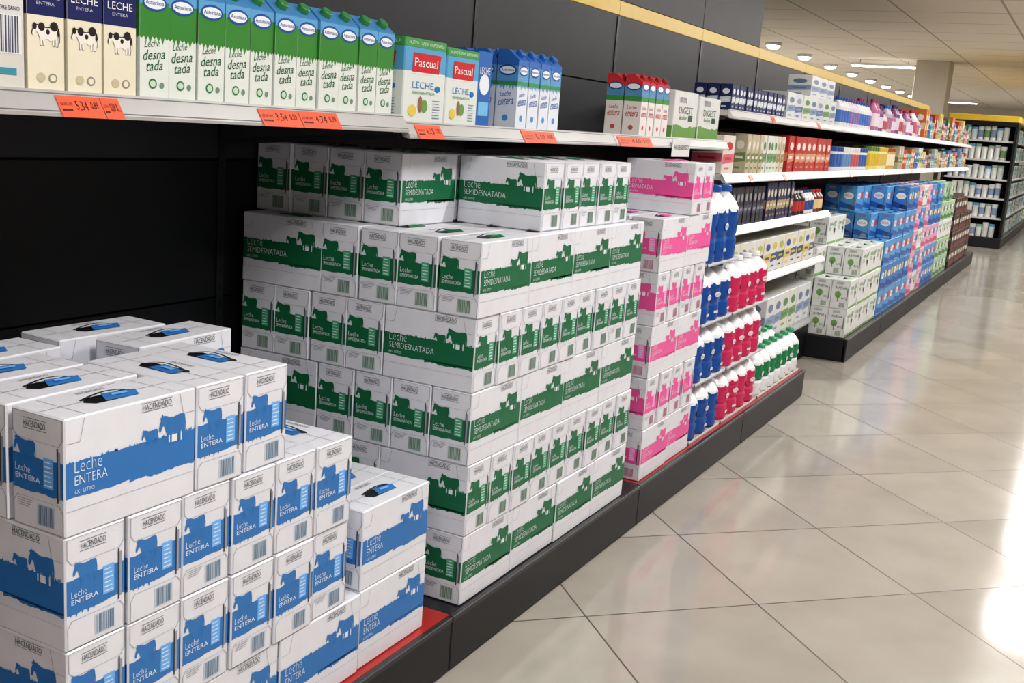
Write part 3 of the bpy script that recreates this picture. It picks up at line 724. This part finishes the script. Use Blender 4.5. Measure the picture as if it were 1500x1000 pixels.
slab('wall_left', RX0-.1, RX0, RY0, RY1, 0, RZ, M_PAINT, (206, 202, 194))
slab('wall_right', RX1, RX1+.1, RY0, RY1, 0, RZ, M_PAINT, (190, 187, 180))
slab('wall_back', RX0, RX1, RY1, RY1+.1, 0, RZ, M_PAINT, (216, 208, 196))
slab('wall_front', RX0, RX1, RY0-.1, RY0, 0, RZ, M_PAINT, (170, 167, 162))
mb = MB(); mb.box(-3.3, -2.7, 22, 22.6, 0, RZ, (214, 209, 200), M_PAINT, .01); mb.box(-3.33, -2.67, 21.97, 22.63, 0, .12, (120, 116, 110), M_PAINT, .005); mb.obj('structural_column')

# ------------------------------------------------------------ lights
m_em, nt, bs = new_mat('lamp_diffuser')
bs.inputs['Emission Color'].default_value = (1, .98, .95, 1); bs.inputs['Emission Strength'].default_value = 10.0
def area(name, parent, x, y, z, sx, sy, power, col=(1, .978, .955)):
    l = bpy.data.lights.new(name, 'AREA'); l.shape = 'RECTANGLE'; l.size = sx; l.size_y = sy; l.energy = power; l.color = col
    o = bpy.data.objects.new(name, l); scene.collection.objects.link(o); o.location = (x, y, z); o.parent = parent
def strip(x, y, power, z=3.02):
    e = empty('ceiling_strip_light')
    b = MB(); b.box(x-.62, x+.62, y-.06, y+.06, z+.022, z+.07, (225, 225, 222), M_METAL, .006)
    for sx in (-.45, .45): b.box(x+sx-.006, x+sx+.006, y-.006, y+.006, z+.07, RZ, (180, 180, 180), M_METAL)
    b.obj('housing', e)
    b = MB(); b.box(x-.60, x+.60, y-.045, y+.045, z, z+.022, (255, 255, 255), m_em, .004); b.obj('diffuser', e)
    if power: area('tube', e, x, y, z-.006, 1.2, .10, power)
for k in range(9): strip(.35, -1.6+k*2.6, 62 if k < 4 else 62+(k-3)*5)
for k in range(2): strip(-3.9, -0.5+k*3.0, 40)
strip(-3.95, 22.4, 100); strip(.35, 27, 110); strip(.35, 33, 110); strip(-9.5, 30, 190); strip(-9.5, 14, 170); strip(-9.5, 22, 190); strip(-4.2, 37, 130)
for k in range(8):
    x, y = -5.30, 19.3+k*2.3
    e = empty('ceiling_downlight')
    b = MB(); b.lathe([(.15, .05), (.15, 0), (.12, -.004), (.12, .02)], [(220, 220, 216)]*3, x, y, RZ-.05, 18, M_METAL)
    b.obj('trim_ring', e); b = MB(); b.lathe([(.12, 0), (.11, -.035), (.07, -.06), (0, -.068)], [(255, 255, 255)]*3, x, y, RZ-.045, 18, m_em); b.obj('bulb', e)
    if k % 2 == 0: area('beam', e, x, y, RZ-.14, .2, .2, 90)
w = bpy.data.worlds.new('world'); scene.world = w; w.use_nodes = True
w.node_tree.nodes['Background'].inputs[0].default_value = (.8, .85, .9, 1); w.node_tree.nodes['Background'].inputs[1].default_value = .3

# ------------------------------------------------------------ camera
F = 1587.0
psi = math.radians(27.35); P = math.atan(323/F); rho = math.radians(4.23)
Hd = Vector((-math.sin(psi), math.cos(psi), 0)); R0 = Vector((math.cos(psi), math.sin(psi), 0)); Z = Vector((0, 0, 1))
d = math.cos(P)*Hd-math.sin(P)*Z; up0 = math.sin(P)*Hd+math.cos(P)*Z
r = math.cos(rho)*R0+math.sin(rho)*up0; uu = -math.sin(rho)*R0+math.cos(rho)*up0
cam = bpy.data.cameras.new('camera'); co = bpy.data.objects.new('camera', cam); scene.collection.objects.link(co)
cam.sensor_fit = 'HORIZONTAL'; cam.sensor_width = 36; cam.lens = F*36/1500; cam.clip_start = .05; cam.clip_end = 200
Mx = Matrix((r, uu, -d)).transposed().to_4x4(); Mx.translation = Vector((0, 0, 1.5)); co.matrix_world = Mx
scene.camera = co
